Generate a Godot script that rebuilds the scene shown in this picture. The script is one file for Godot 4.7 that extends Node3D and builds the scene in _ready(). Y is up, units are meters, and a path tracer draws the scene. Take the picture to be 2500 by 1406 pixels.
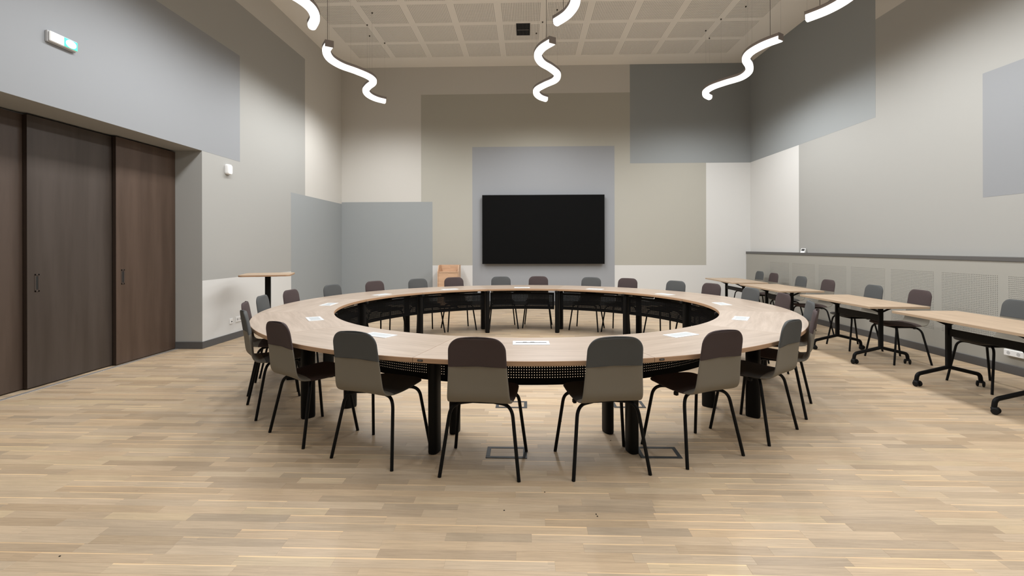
extends Node3D
# A meeting hall: ring table with 24 chairs, folding tables along the radiator casing, wave-shaped pendant lamps.
# Room frame: x to the right along the screen wall, y up, z = -d where d is the distance from the camera towards the screen wall.

const EYE := 1.452
const DEPTH := 12.06          # screen wall
const LEFT := -4.65           # wall with the sliding doors
const RIGHT := 5.45           # wall above the radiator casing, at its far corner
const TILT := 0.022           # that wall opens slightly towards the camera
const FRONT := -1.6           # wall behind the camera
const CEIL := 5.93
const RING := Vector3(-0.033, 0.0, -6.022)

var M := {}
var used := {}
var rng := RandomNumberGenerator.new()


func _ready() -> void:
	rng.seed = 20417
	make_camera()
	make_environment()
	make_materials()
	make_floor()
	make_ceiling()
	make_walls()
	make_doors()
	make_casing()
	make_lamps()
	make_ring_table()
	make_chairs()
	make_folding_tables()
	make_screen()
	make_lectern()
	make_bistro_table()
	make_fittings()


# ---------------------------------------------------------------- camera, light

func make_camera() -> void:
	var cam := Camera3D.new()
	cam.name = "camera"
	var f := 1188.0
	cam.near = 0.05
	cam.far = 60.0
	cam.projection = Camera3D.PROJECTION_FRUSTUM
	cam.size = cam.near * 1406.0 / f
	cam.frustum_offset = Vector2(0.0, -cam.near * (703.0 - 602.0) / f)
	add_child(cam)
	cam.position = Vector3(0, EYE, 0)
	cam.rotation = Vector3(0, deg_to_rad(1.8), -0.002)
	cam.current = true


func make_environment() -> void:
	var env := Environment.new()
	env.background_mode = Environment.BG_COLOR
	env.background_color = Color(0, 0, 0)
	env.tonemap_mode = Environment.TONE_MAPPER_LINEAR
	env.tonemap_exposure = 1.08
	env.sdfgi_enabled = true
	env.ssao_enabled = true
	env.ssil_enabled = true
	var we := WorldEnvironment.new()
	we.name = "world_environment"
	we.environment = env
	add_child(we)


const LAMP_ENERGY := 1.08
const LAMP_COLOR := Color(0.99, 0.995, 1.0)


# ---------------------------------------------------------------- materials

func lin(r: float, g: float, b: float) -> Color:
	return Color(r, g, b).linear_to_srgb()


func mat(called: String, c: Color, rough := 0.8, metal := 0.0, spec := 0.5) -> StandardMaterial3D:
	var m := StandardMaterial3D.new()
	m.resource_name = called
	m.albedo_color = c
	m.roughness = rough
	m.metallic = metal
	m.metallic_specular = spec
	M[called] = m
	return m


func glow(called: String, c: Color, energy: float) -> StandardMaterial3D:
	var m := mat(called, c, 0.4)
	m.emission_enabled = true
	m.emission = c
	m.emission_energy_multiplier = energy
	return m


func grain_image(w: int, h: int, stretch: float, depth: float, seed_no: int, pores: float) -> ImageTexture:
	# grain runs along u; values are a multiplier of the wood's own colour
	var a := FastNoiseLite.new()
	a.seed = seed_no
	a.frequency = 1.0
	a.fractal_octaves = 3
	var b := FastNoiseLite.new()
	b.seed = seed_no + 7
	b.frequency = 1.0
	b.fractal_octaves = 2
	var img := Image.create(w, h, false, Image.FORMAT_RGB8)
	for y in h:
		for x in w:
			var u := float(x) / w
			var v := float(y) / h
			var warp := b.get_noise_2d(u * 2.0, v * 2.0) * 0.012
			var n := a.get_noise_2d(u * stretch, (v + warp) * stretch * 14.0)
			var fine := b.get_noise_2d(u * stretch * 6.0 + 40.0, v * stretch * 90.0)
			var k := 1.0 - depth * (0.45 - n) - pores * maxf(fine, 0.0)
			k = clampf(k, 0.0, 1.0)
			img.set_pixel(x, y, Color(pow(k, 0.9), k, pow(k, 1.12)))
	img.generate_mipmaps()
	return ImageTexture.create_from_image(img)


func floor_atlas() -> ImageTexture:
	# eight strips of oak, each 64 pixels tall, with its own grain; some carry a pale sapwood streak
	var w := 1024
	var h := 512
	var img := Image.create(w, h, false, Image.FORMAT_RGB8)
	var a := FastNoiseLite.new()
	a.seed = 311
	a.frequency = 1.0
	a.fractal_octaves = 3
	for y in h:
		var strip := y / 64
		var v := float(y % 64) / 64.0
		for x in w:
			var u := float(x) / w
			var n := a.get_noise_3d(u * 5.0, v * 9.0, strip * 31.0)
			var fine := a.get_noise_3d(u * 26.0, v * 46.0, strip * 17.0 + 400.0)
			var k := 0.75 + 0.07 * n - 0.05 * maxf(fine, 0.0)
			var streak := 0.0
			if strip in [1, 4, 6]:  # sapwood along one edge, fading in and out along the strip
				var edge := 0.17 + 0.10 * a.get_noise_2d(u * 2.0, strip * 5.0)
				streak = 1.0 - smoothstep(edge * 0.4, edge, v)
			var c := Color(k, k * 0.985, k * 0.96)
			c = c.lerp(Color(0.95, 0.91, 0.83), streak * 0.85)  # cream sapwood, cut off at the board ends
			img.set_pixel(x, y, c)
	img.generate_mipmaps()
	return ImageTexture.create_from_image(img)


func cloth_normal() -> ImageTexture:
	var n := 128
	var img := Image.create(n, n, false, Image.FORMAT_RGB8)
	var r := RandomNumberGenerator.new()
	r.seed = 5
	for y in n:
		for x in n:
			var k := 0.5 + 0.25 * sin(x * TAU / 4.0) * sin(y * TAU / 4.0) + r.randf_range(-0.15, 0.15)
			img.set_pixel(x, y, Color(k, k, k))
	img.bump_map_to_normal_map(3.0)
	img.generate_mipmaps()
	return ImageTexture.create_from_image(img)


func make_materials() -> void:
	# wall paints
	mat("paint_white", lin(0.63, 0.625, 0.605), 0.9, 0, 0.3)
	mat("paint_cream", lin(0.57, 0.55, 0.51), 0.9, 0, 0.3)
	mat("paint_greige", lin(0.415, 0.40, 0.35), 0.9, 0, 0.3)
	mat("paint_pale_greige", lin(0.365, 0.362, 0.343), 0.9, 0, 0.3)
	mat("paint_lilac_grey", lin(0.305, 0.315, 0.33), 0.9, 0, 0.3)
	mat("paint_blue_grey", lin(0.305, 0.322, 0.325), 0.9, 0, 0.3)
	mat("paint_slate_grey", lin(0.295, 0.312, 0.315), 0.9, 0, 0.3)
	mat("paint_dove_grey", lin(0.275, 0.285, 0.297), 0.9, 0, 0.3)
	mat("ceiling_white", lin(0.88, 0.85, 0.80), 0.9, 0, 0.3)
	mat("fleece", lin(0.10, 0.10, 0.10), 1.0, 0, 0.1)
	mat("void_dark", lin(0.02, 0.02, 0.02), 1.0, 0, 0.1)
	mat("skirting", lin(0.085, 0.083, 0.083), 0.55)
	mat("ledge_grey", lin(0.10, 0.097, 0.092), 0.5)
	mat("casing_paint", lin(0.35, 0.34, 0.305), 0.8, 0, 0.3)
	# timber
	var oak := mat("oak_floor", Color(1, 1, 1), 0.42, 0, 0.45)
	oak.vertex_color_use_as_albedo = true
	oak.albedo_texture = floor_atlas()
	mat("floor_bed", lin(0.16, 0.11, 0.07), 0.9)
	var tex := grain_image(1024, 512, 2.2, 0.09, 21, 0.06)
	var tone := [lin(0.46, 0.37, 0.297), lin(0.435, 0.348, 0.275), lin(0.48, 0.39, 0.315)]
	for i in 3:
		var t := mat("table_oak_%d" % i, tone[i], 0.36, 0, 0.5)
		t.albedo_texture = tex
		t.uv1_scale = Vector3(0.9, 0.9, 1)
	var te := mat("table_edge", lin(0.44, 0.28, 0.17), 0.5)
	te.albedo_texture = tex
	te.uv1_triplanar = true
	te.uv1_scale = Vector3(0.5, 4.0, 0.5)
	var ft := mat("folding_top", lin(0.50, 0.375, 0.26), 0.42)
	ft.albedo_texture = tex
	var lo := mat("lectern_oak", lin(0.60, 0.39, 0.25), 0.5)
	lo.albedo_texture = tex
	lo.uv1_triplanar = true
	lo.uv1_scale = Vector3(0.8, 0.8, 0.8)
	var dtex := grain_image(1024, 512, 0.9, 0.14, 55, 0.05)
	var dc := [lin(0.078, 0.054, 0.041), lin(0.066, 0.051, 0.042), lin(0.092, 0.060, 0.043)]
	for i in 3:
		var d := mat("door_wood_%d" % i, dc[i], 0.42, 0, 0.45)
		d.albedo_texture = dtex
	mat("door_edge", lin(0.03, 0.018, 0.012), 0.5)
	mat("pull_plate", lin(0.10, 0.08, 0.07), 0.35, 0.6)
	# chairs and metal
	var cn := cloth_normal()
	var fab := {"fabric_grey": lin(0.086, 0.089, 0.089), "fabric_brown": lin(0.070, 0.053, 0.052), "fabric_taupe": lin(0.205, 0.187, 0.153), "seat_grey": lin(0.075, 0.072, 0.068), "seat_brown": lin(0.07, 0.052, 0.048)}
	for k in fab:
		var m := mat(k, fab[k], 0.9, 0, 0.25)
		m.rim_enabled = true
		m.rim = 0.08
		m.rim_tint = 0.6
		m.normal_enabled = true
		m.normal_texture = cn
		m.normal_scale = 0.4
		m.uv1_triplanar = true
		m.uv1_scale = Vector3(12, 12, 12)
	mat("black_steel", lin(0.006, 0.006, 0.006), 0.5, 0, 0.25)
	mat("black_panel", lin(0.005, 0.005, 0.005), 0.7, 0, 0.15)
	mat("black_rubber", lin(0.008, 0.008, 0.008), 0.6, 0, 0.3)
	mat("screen_black", lin(0.003, 0.003, 0.003), 0.7, 0, 0.2)
	mat("screen_frame", lin(0.006, 0.006, 0.006), 0.35)
	mat("white_plastic", lin(0.78, 0.78, 0.77), 0.35)
	mat("port_white", lin(0.76, 0.78, 0.79), 0.3)
	mat("port_lid", lin(0.50, 0.535, 0.55), 0.3)
	mat("dark_slot", lin(0.01, 0.01, 0.01), 0.5)
	mat("socket_grey", lin(0.45, 0.45, 0.45), 0.5)
	mat("aluminium", lin(0.35, 0.33, 0.33), 0.4, 0.7)
	mat("lamp_housing", lin(0.30, 0.27, 0.26), 0.5, 0.3)
	mat("wire", lin(0.10, 0.09, 0.08), 0.5, 0.5)
	mat("box_frame", lin(0.03, 0.033, 0.036), 0.5, 0.2)
	mat("threshold_steel", lin(0.42, 0.40, 0.38), 0.4, 0.5)
	mat("vent_black", lin(0.015, 0.017, 0.02), 0.6)
	mat("vent_slat", lin(0.06, 0.065, 0.07), 0.5)
	glow("lamp_glow", Color(1.0, 0.99, 0.97), 1.6)
	glow("sign_white", Color(0.97, 1.0, 0.99), 1.5)
	glow("sign_green", Color(0.12, 0.80, 0.58), 1.0)


# ---------------------------------------------------------------- node helpers

func numbered(called: String) -> String:
	var n: int = used.get(called, 0)
	used[called] = n + 1
	return called if n == 0 else "%s_%03d" % [called, n]


func tag(o: Node3D, label: String, category: String, group := "") -> void:
	o.set_meta("label", label)
	o.set_meta("category", category)
	if group != "":
		o.set_meta("group", group)


func thing(called: String, label: String, category: String, at := Vector3.ZERO, turn := 0.0, group := "") -> Node3D:
	var o := Node3D.new()
	o.name = numbered(called)
	add_child(o)
	o.position = at
	o.rotation.y = turn
	tag(o, label, category, group)
	return o


func part(called: String, m: Mesh, material: Material, parent: Node, at := Vector3.ZERO) -> MeshInstance3D:
	var o := MeshInstance3D.new()
	o.name = called
	o.mesh = m
	o.material_override = material
	o.position = at
	o.cast_shadow = GeometryInstance3D.SHADOW_CASTING_SETTING_ON
	parent.add_child(o, true)
	return o


func structure(called: String, m: Mesh, material: Material, at := Vector3.ZERO, turn := 0.0) -> MeshInstance3D:
	var o := part(called, m, material, self, at)
	o.rotation.y = turn
	o.set_meta("kind", "structure")
	return o


# ---------------------------------------------------------------- mesh helpers

func begin() -> SurfaceTool:
	var st := SurfaceTool.new()
	st.begin(Mesh.PRIMITIVE_TRIANGLES)
	st.set_smooth_group(-1)
	return st


func done(st: SurfaceTool) -> ArrayMesh:
	st.generate_normals()
	return st.commit()


func tri(st: SurfaceTool, a: Vector3, b: Vector3, c: Vector3) -> void:
	# a, b, c counter-clockwise seen from outside
	st.add_vertex(a)
	st.add_vertex(c)
	st.add_vertex(b)


func quad(st: SurfaceTool, a: Vector3, b: Vector3, c: Vector3, d: Vector3) -> void:
	tri(st, a, b, c)
	tri(st, a, c, d)


func face(st: SurfaceTool, p: Array, inside: Vector3) -> void:
	# a convex face, turned away from a point inside the body
	var n: Vector3 = (p[1] - p[0]).cross(p[2] - p[0])
	var out: bool = n.dot(p[0] - inside) > 0.0
	for i in range(1, p.size() - 1):
		if out:
			tri(st, p[0], p[i], p[i + 1])
		else:
			tri(st, p[0], p[i + 1], p[i])


func add_box(st: SurfaceTool, c: Vector3, s: Vector3, bevel := 0.0, b := Basis()) -> void:
	var h := s * 0.5
	if bevel <= 0.0:
		for ax in 3:
			for sg in [-1.0, 1.0]:
				var p := []
				for k in [[-1.0, -1.0], [1.0, -1.0], [1.0, 1.0], [-1.0, 1.0]]:
					var v := Vector3.ZERO
					v[ax] = sg * h[ax]
					v[(ax + 1) % 3] = k[0] * h[(ax + 1) % 3]
					v[(ax + 2) % 3] = k[1] * h[(ax + 2) % 3]
					p.append(c + b * v)
				face(st, p, c)
		return
	var i := h - Vector3.ONE * bevel
	var vx := func(sx: float, sy: float, sz: float, ax: int) -> Vector3:
		var v := Vector3(sx * i.x, sy * i.y, sz * i.z)
		v[ax] = [sx, sy, sz][ax] * h[ax]
		return c + b * v
	for ax in 3:
		for sg in [-1.0, 1.0]:
			var p := []
			for k in [[-1.0, -1.0], [1.0, -1.0], [1.0, 1.0], [-1.0, 1.0]]:
				var q := [0.0, 0.0, 0.0]
				q[ax] = sg
				q[(ax + 1) % 3] = k[0]
				q[(ax + 2) % 3] = k[1]
				p.append(vx.call(q[0], q[1], q[2], ax))
			face(st, p, c)
	for ax in 3:
		var u := (ax + 1) % 3
		var w := (ax + 2) % 3
		for su in [-1.0, 1.0]:
			for sw in [-1.0, 1.0]:
				var a := [0.0, 0.0, 0.0]
				var e := [0.0, 0.0, 0.0]
				a[ax] = -1.0
				e[ax] = 1.0
				a[u] = su
				e[u] = su
				a[w] = sw
				e[w] = sw
				face(st, [vx.call(a[0], a[1], a[2], u), vx.call(e[0], e[1], e[2], u), vx.call(e[0], e[1], e[2], w), vx.call(a[0], a[1], a[2], w)], c)
	for sx in [-1.0, 1.0]:
		for sy in [-1.0, 1.0]:
			for sz in [-1.0, 1.0]:
				face(st, [vx.call(sx, sy, sz, 0), vx.call(sx, sy, sz, 1), vx.call(sx, sy, sz, 2)], c)


func box(c: Vector3, s: Vector3, bevel := 0.0, b := Basis()) -> ArrayMesh:
	var st := begin()
	add_box(st, c, s, bevel, b)
	return done(st)


func span(a: Vector3, b: Vector3, bevel := 0.0) -> ArrayMesh:
	return box((a + b) * 0.5, (b - a).abs(), bevel)


func add_loft(st: SurfaceTool, rings: Array, caps := true, smooth := true) -> void:
	# rings of equally many points; turned so that the faces look outwards
	var n: int = rings[0].size()
	var vol := 0.0
	var o: Vector3 = rings[0][0]
	for r in rings.size() - 1:
		for k in n:
			var a: Vector3 = rings[r][k] - o
			var b: Vector3 = rings[r][(k + 1) % n] - o
			var c: Vector3 = rings[r + 1][(k + 1) % n] - o
			var d: Vector3 = rings[r + 1][k] - o
			vol += a.dot(b.cross(c)) + a.dot(c.cross(d))
	st.set_smooth_group(0 if smooth else -1)
	for r in rings.size() - 1:
		for k in n:
			var a: Vector3 = rings[r][k]
			var b: Vector3 = rings[r][(k + 1) % n]
			var c: Vector3 = rings[r + 1][(k + 1) % n]
			var d: Vector3 = rings[r + 1][k]
			if vol > 0.0:
				quad(st, a, b, c, d)
			else:
				quad(st, d, c, b, a)
	st.set_smooth_group(-1)
	if caps:
		for e in [0, rings.size() - 1]:
			var mid := Vector3.ZERO
			for p in rings[e]:
				mid += p
			mid /= n
			for k in n:
				var a: Vector3 = rings[e][k]
				var b: Vector3 = rings[e][(k + 1) % n]
				if (e == 0) == (vol > 0.0):
					tri(st, mid, b, a)
				else:
					tri(st, mid, a, b)


func add_tube(st: SurfaceTool, path: Array, radius: float, sides := 10, squash := Vector2.ONE) -> void:
	var rings := []
	var up := Vector3.UP
	if absf((path[1] - path[0]).normalized().dot(up)) > 0.95:
		up = Vector3.RIGHT
	var x := Vector3.ZERO
	for i in path.size():
		var t: Vector3 = (path[mini(i + 1, path.size() - 1)] - path[maxi(i - 1, 0)]).normalized()
		if i == 0:
			x = up.cross(t).normalized()
		else:
			x = (x - t * x.dot(t)).normalized()
		var y := t.cross(x)
		var ring := []
		for k in sides:
			var a := TAU * k / sides
			ring.append(path[i] + x * cos(a) * radius * squash.x + y * sin(a) * radius * squash.y)
		rings.append(ring)
	add_loft(st, rings)


func tube(path: Array, radius: float, sides := 10, squash := Vector2.ONE) -> ArrayMesh:
	var st := begin()
	add_tube(st, path, radius, sides, squash)
	return done(st)


func bend(p: Array, radius: float, steps := 5) -> Array:
	# a polyline whose inner corners are rounded
	var out := [p[0]]
	for i in range(1, p.size() - 1):
		var a: Vector3 = (p[i - 1] - p[i])
		var b: Vector3 = (p[i + 1] - p[i])
		var r := minf(radius, minf(a.length(), b.length()) * 0.48)
		var s: Vector3 = p[i] + a.normalized() * r
		var e: Vector3 = p[i] + b.normalized() * r
		for k in steps + 1:
			var t := float(k) / steps
			out.append(s.lerp(p[i], t).lerp(p[i].lerp(e, t), t))
	out.append(p[p.size() - 1])
	return out


func round_rect(w: float, d: float, r: float, steps := 5) -> Array:
	# outline in the xz plane
	var out := []
	for q in 4:
		var cx := (w * 0.5 - r) * (1.0 if q in [0, 3] else -1.0)
		var cz := (d * 0.5 - r) * (1.0 if q in [0, 1] else -1.0)
		for k in steps + 1:
			var a := (q + float(k) / steps) * PI * 0.5
			out.append(Vector3(cx + cos(a) * r, 0, cz + sin(a) * r))
	return out


func add_slab(st: SurfaceTool, outline: Array, y0: float, y1: float, ch := 0.002) -> void:
	# a flat slab with chamfered rims
	var rings := []
	for k in [[y0, 1], [y0 + ch, 0], [y1 - ch, 0], [y1, 1]]:
		var ring := []
		for i in outline.size():
			var p: Vector3 = outline[i]
			var inward: Vector3 = -p.normalized() * ch * k[1]
			ring.append(Vector3(p.x + inward.x, k[0], p.z + inward.z))
		rings.append(ring)
	add_loft(st, rings, true, false)


func add_perforated(st: SurfaceTool, u0: float, u1: float, v0: float, v1: float, fu0: float, fu1: float, fv0: float, fv1: float, nu: int, nv: int, hole: float, depth: float, both: bool, at: Callable) -> void:
	# a sheet from (u0, v0) to (u1, v1) whose field (fu, fv) is pierced by nu x nv square holes; at(u, v, w) places a point, w runs through the sheet
	var us := [u0]
	for i in nu + 1:
		us.append(lerpf(fu0, fu1, float(i) / nu))
	us.append(u1)
	var vs := [v0]
	for j in nv + 1:
		vs.append(lerpf(fv0, fv1, float(j) / nv))
	vs.append(v1)
	var sides := [[0.0, false]]
	if both:
		sides.append([depth, true])
	for i in us.size() - 1:
		for j in vs.size() - 1:
			var a := Vector2(us[i], vs[j])
			var c := Vector2(us[i + 1], vs[j + 1])
			var b := Vector2(c.x, a.y)
			var d := Vector2(a.x, c.y)
			var solid: bool = i == 0 or j == 0 or i == us.size() - 2 or j == vs.size() - 2
			var m := (a + c) * 0.5
			var ha := m + Vector2(-hole, -hole) * 0.5
			var hb := m + Vector2(hole, -hole) * 0.5
			var hc := m + Vector2(hole, hole) * 0.5
			var hd := m + Vector2(-hole, hole) * 0.5
			for s in sides:
				var quads := [[a, b, c, d]] if solid else [[a, b, hb, ha], [b, c, hc, hb], [c, d, hd, hc], [d, a, ha, hd]]
				for q in quads:
					var p := []
					for k in q:
						p.append(at.call(k.x, k.y, s[0]))
					if s[1]:
						quad(st, p[3], p[2], p[1], p[0])
					else:
						quad(st, p[0], p[1], p[2], p[3])
			if not solid:
				for q in [[ha, hb], [hb, hc], [hc, hd], [hd, ha]]:
					quad(st, at.call(q[0].x, q[0].y, 0.0), at.call(q[1].x, q[1].y, 0.0), at.call(q[1].x, q[1].y, depth), at.call(q[0].x, q[0].y, depth))
	if both:
		var rim := [[u0, v0], [u1, v0], [u1, v1], [u0, v1]]
		for k in [1, 3]:
			var p = rim[k]
			var q = rim[(k + 1) % 4]
			quad(st, at.call(q[0], q[1], 0.0), at.call(p[0], p[1], 0.0), at.call(p[0], p[1], depth), at.call(q[0], q[1], depth))
		for i in us.size() - 1:
			for v in [v0, v1]:
				var f: float = us[i] if v == v0 else us[i + 1]
				var g: float = us[i + 1] if v == v0 else us[i]
				quad(st, at.call(g, v, 0.0), at.call(f, v, 0.0), at.call(f, v, depth), at.call(g, v, depth))


func spline(p: Array, steps: int) -> Array:
	var out := []
	for i in p.size() - 1:
		for k in steps:
			out.append(p[i].cubic_interpolate(p[i + 1], p[maxi(i - 1, 0)], p[mini(i + 2, p.size() - 1)], float(k) / steps))
	out.append(p[p.size() - 1])
	return out


# ---------------------------------------------------------------- floor

func right_at(d: float) -> float:
	return RIGHT + (DEPTH - d) * TILT


func plank(st: SurfaceTool, x0: float, x1: float, d0: float, d1: float, strip: int, off: float, tone: Color) -> void:
	var g := 0.0001
	var ch := 0.0005
	var top := 0.0
	var low := -0.0004
	st.set_color(tone)
	var xs := [x0 + g, x0 + g + ch, x1 - g - ch, x1 - g]
	var zs := [-d1 + g, -d1 + g + ch, -d0 - g - ch, -d0 - g]
	var put := func(i: int, j: int) -> void:
		var inner: bool = i in [1, 2] and j in [1, 2]
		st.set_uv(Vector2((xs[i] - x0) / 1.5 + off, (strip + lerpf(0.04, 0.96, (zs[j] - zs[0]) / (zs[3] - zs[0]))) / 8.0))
		st.add_vertex(Vector3(xs[i], top if inner else low, zs[j]))
	for q in [[1, 1, 2, 1, 2, 2, 1, 2], [0, 0, 3, 0, 2, 1, 1, 1], [3, 0, 3, 3, 2, 2, 2, 1], [3, 3, 0, 3, 1, 2, 2, 2], [0, 3, 0, 0, 1, 1, 1, 2]]:
		for k in [0, 1, 2, 0, 2, 3]:
			put.call(q[k * 2], q[k * 2 + 1])


func make_floor() -> void:
	var slab := structure("floor", span(Vector3(-5.45, -0.25, -DEPTH - 0.2), Vector3(6.1, -0.0006, -FRONT + 0.2)), M["floor_bed"])
	var all := []
	var wide := 0.07
	var d := FRONT
	var cam_turn := deg_to_rad(1.8)
	while d < DEPTH - 0.01:
		var d1 := minf(d + wide, DEPTH)
		var x := LEFT
		if d > 3.77 and d < 6.8:
			x = -5.2
		var end := right_at(d) - 0.1
		x -= 0.0
		var first := true
		while x < end - 0.005:
			var l := rng.randf_range(0.40, 0.58) if rng.randf() < 0.8 else rng.randf_range(0.25, 0.75)
			if first:
				l *= rng.randf_range(0.3, 1.0)
				first = false
			var x1 := minf(x + l, end)
			if end - x1 < 0.08:
				x1 = end
			var k := 1.08 - 0.30 * pow(rng.randf(), 1.6)
			var warm := rng.randf_range(-0.03, 0.03)
			var tone := Color(0.95 * k * (1.0 + warm), 0.745 * k, 0.53 * k * (1.0 - warm * 1.4))
			# how large it shows in the photograph
			var c := Vector2((x + x1) * 0.5, (d + d1) * 0.5)
			var z := -c.x * sin(cam_turn) + c.y * cos(cam_turn)
			var sx := c.x * cos(cam_turn) + c.y * sin(cam_turn)
			var size := 0.0
			if z > 2.0 and absf(sx / z) < 1.1:
				size = (x1 - x) * wide / pow(z, 3.0)
			all.append([size, x, x1, d, d1, rng.randi_range(0, 7), rng.randf(), tone])
			x = x1
		d = d1
	all.sort_custom(func(a, b): return a[0] > b[0])
	var rest := begin()
	for i in all.size():
		var p = all[i]
		if i < 300:
			var st := begin()
			plank(st, 0, p[2] - p[1], 0, p[4] - p[3], p[5], p[6], p[7])
			part("plank", done(st), M["oak_floor"], slab, Vector3(p[1], 0, -p[3]))
		else:
			plank(rest, p[1], p[2], p[3], p[4], p[5], p[6], p[7])
	part("distant_planks", done(rest), M["oak_floor"], slab).set_meta("kind", "stuff")
	# steel track strip in front of the sliding doors
	structure("trim_1", span(Vector3(-5.03, 0.0, -6.8), Vector3(-4.985, 0.003, -3.8), 0.001), M["threshold_steel"])


# ---------------------------------------------------------------- ceiling

func make_ceiling() -> void:
	var pitch := 0.873
	var band := 0.11
	var x0 := -3.985
	var far := 11.44
	var cols := 10
	var rows := 14
	var near := far - rows * pitch
	var st := begin()
	var y0 := CEIL
	var y1 := CEIL + 0.012
	var a := Vector3(-5.4, 0, -DEPTH - 0.2)
	var b := Vector3(6.1, 0, -FRONT + 0.2)
	var fx1 := x0 + cols * pitch - band
	# the plain border, then the bands between the panels
	for r in [[a.x, x0, a.z, b.z], [fx1, b.x, a.z, b.z], [x0, fx1, a.z, -far], [x0, fx1, -near - band, b.z]]:
		add_box(st, Vector3((r[0] + r[1]) * 0.5, (y0 + y1) * 0.5, (r[2] + r[3]) * 0.5), Vector3(r[1] - r[0], y1 - y0, r[3] - r[2]))
	for i in range(1, cols):
		add_box(st, Vector3(x0 + i * pitch - band * 0.5, (y0 + y1) * 0.5, -(far + near + band) * 0.5), Vector3(band, y1 - y0, far - near - band))
	for j in range(1, rows):
		for i in cols:
			add_box(st, Vector3(x0 + i * pitch + (pitch - band) * 0.5, (y0 + y1) * 0.5, -(far - j * pitch + band * 0.5)), Vector3(pitch - band, y1 - y0, band))
	add_box(st, Vector3((a.x + b.x) * 0.5, CEIL + 0.17, (a.z + b.z) * 0.5), Vector3(b.x - a.x, 0.2, b.z - a.z))
	var c := structure("ceiling", done(st), M["ceiling_white"])
	part("acoustic_fleece", span(Vector3(a.x + 0.1, CEIL + 0.045, a.z + 0.1), Vector3(b.x - 0.1, CEIL + 0.05, b.z - 0.1)), M["fleece"], c)
	var ps := begin()
	var s := (pitch - band) * 0.5
	add_perforated(ps, -s, s, -s, s, -s + 0.008, s - 0.008, -s + 0.008, s - 0.008, 24, 24, 0.0150, 0.003, false, func(u, v, w): return Vector3(u, w, v))
	var pm := done(ps)
	for j in rows:
		for i in cols:
			part("perforated_panel", pm, M["ceiling_white"], c, Vector3(x0 + i * pitch + s, CEIL + 0.0005, -(far - j * pitch - s)))
	# black air outlet set into one panel
	var t := thing("ceiling_vent", "small black louvred air outlet in the perforated ceiling", "vent", Vector3(-0.075, CEIL, -10.03))
	var fr := begin()
	for q in [[-0.13, 0.0, 0.02, 0.54], [0.13, 0.0, 0.02, 0.54], [0.0, -0.26, 0.24, 0.02], [0.0, 0.26, 0.24, 0.02]]:
		add_box(fr, Vector3(q[0], -0.006, q[1]), Vector3(q[2], 0.012, q[3]), 0.002)
	part("frame", done(fr), M["vent_black"], t)
	part("backing", box(Vector3(0, -0.002, 0), Vector3(0.24, 0.003, 0.5)), M["void_dark"], t)
	for k in 9:
		part("slat", box(Vector3.ZERO, Vector3(0.008, 0.012, 0.5), 0.001, Basis(Vector3.BACK, 0.5)), M["vent_slat"], t, Vector3(-0.1 + k * 0.025, -0.008, 0))
	part("crossbar", box(Vector3.ZERO, Vector3(0.24, 0.006, 0.012), 0.001), M["aluminium"], t, Vector3(0, -0.014, 0))


# ---------------------------------------------------------------- walls

func paint(wall: Node3D, paint_name: String, x0: float, x1: float, y0: float, y1: float, layer: int) -> void:
	part("painted_block", span(Vector3(x0, y0, 0.0), Vector3(x1, y1, 0.0012 * layer)), M[paint_name], wall)


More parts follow.
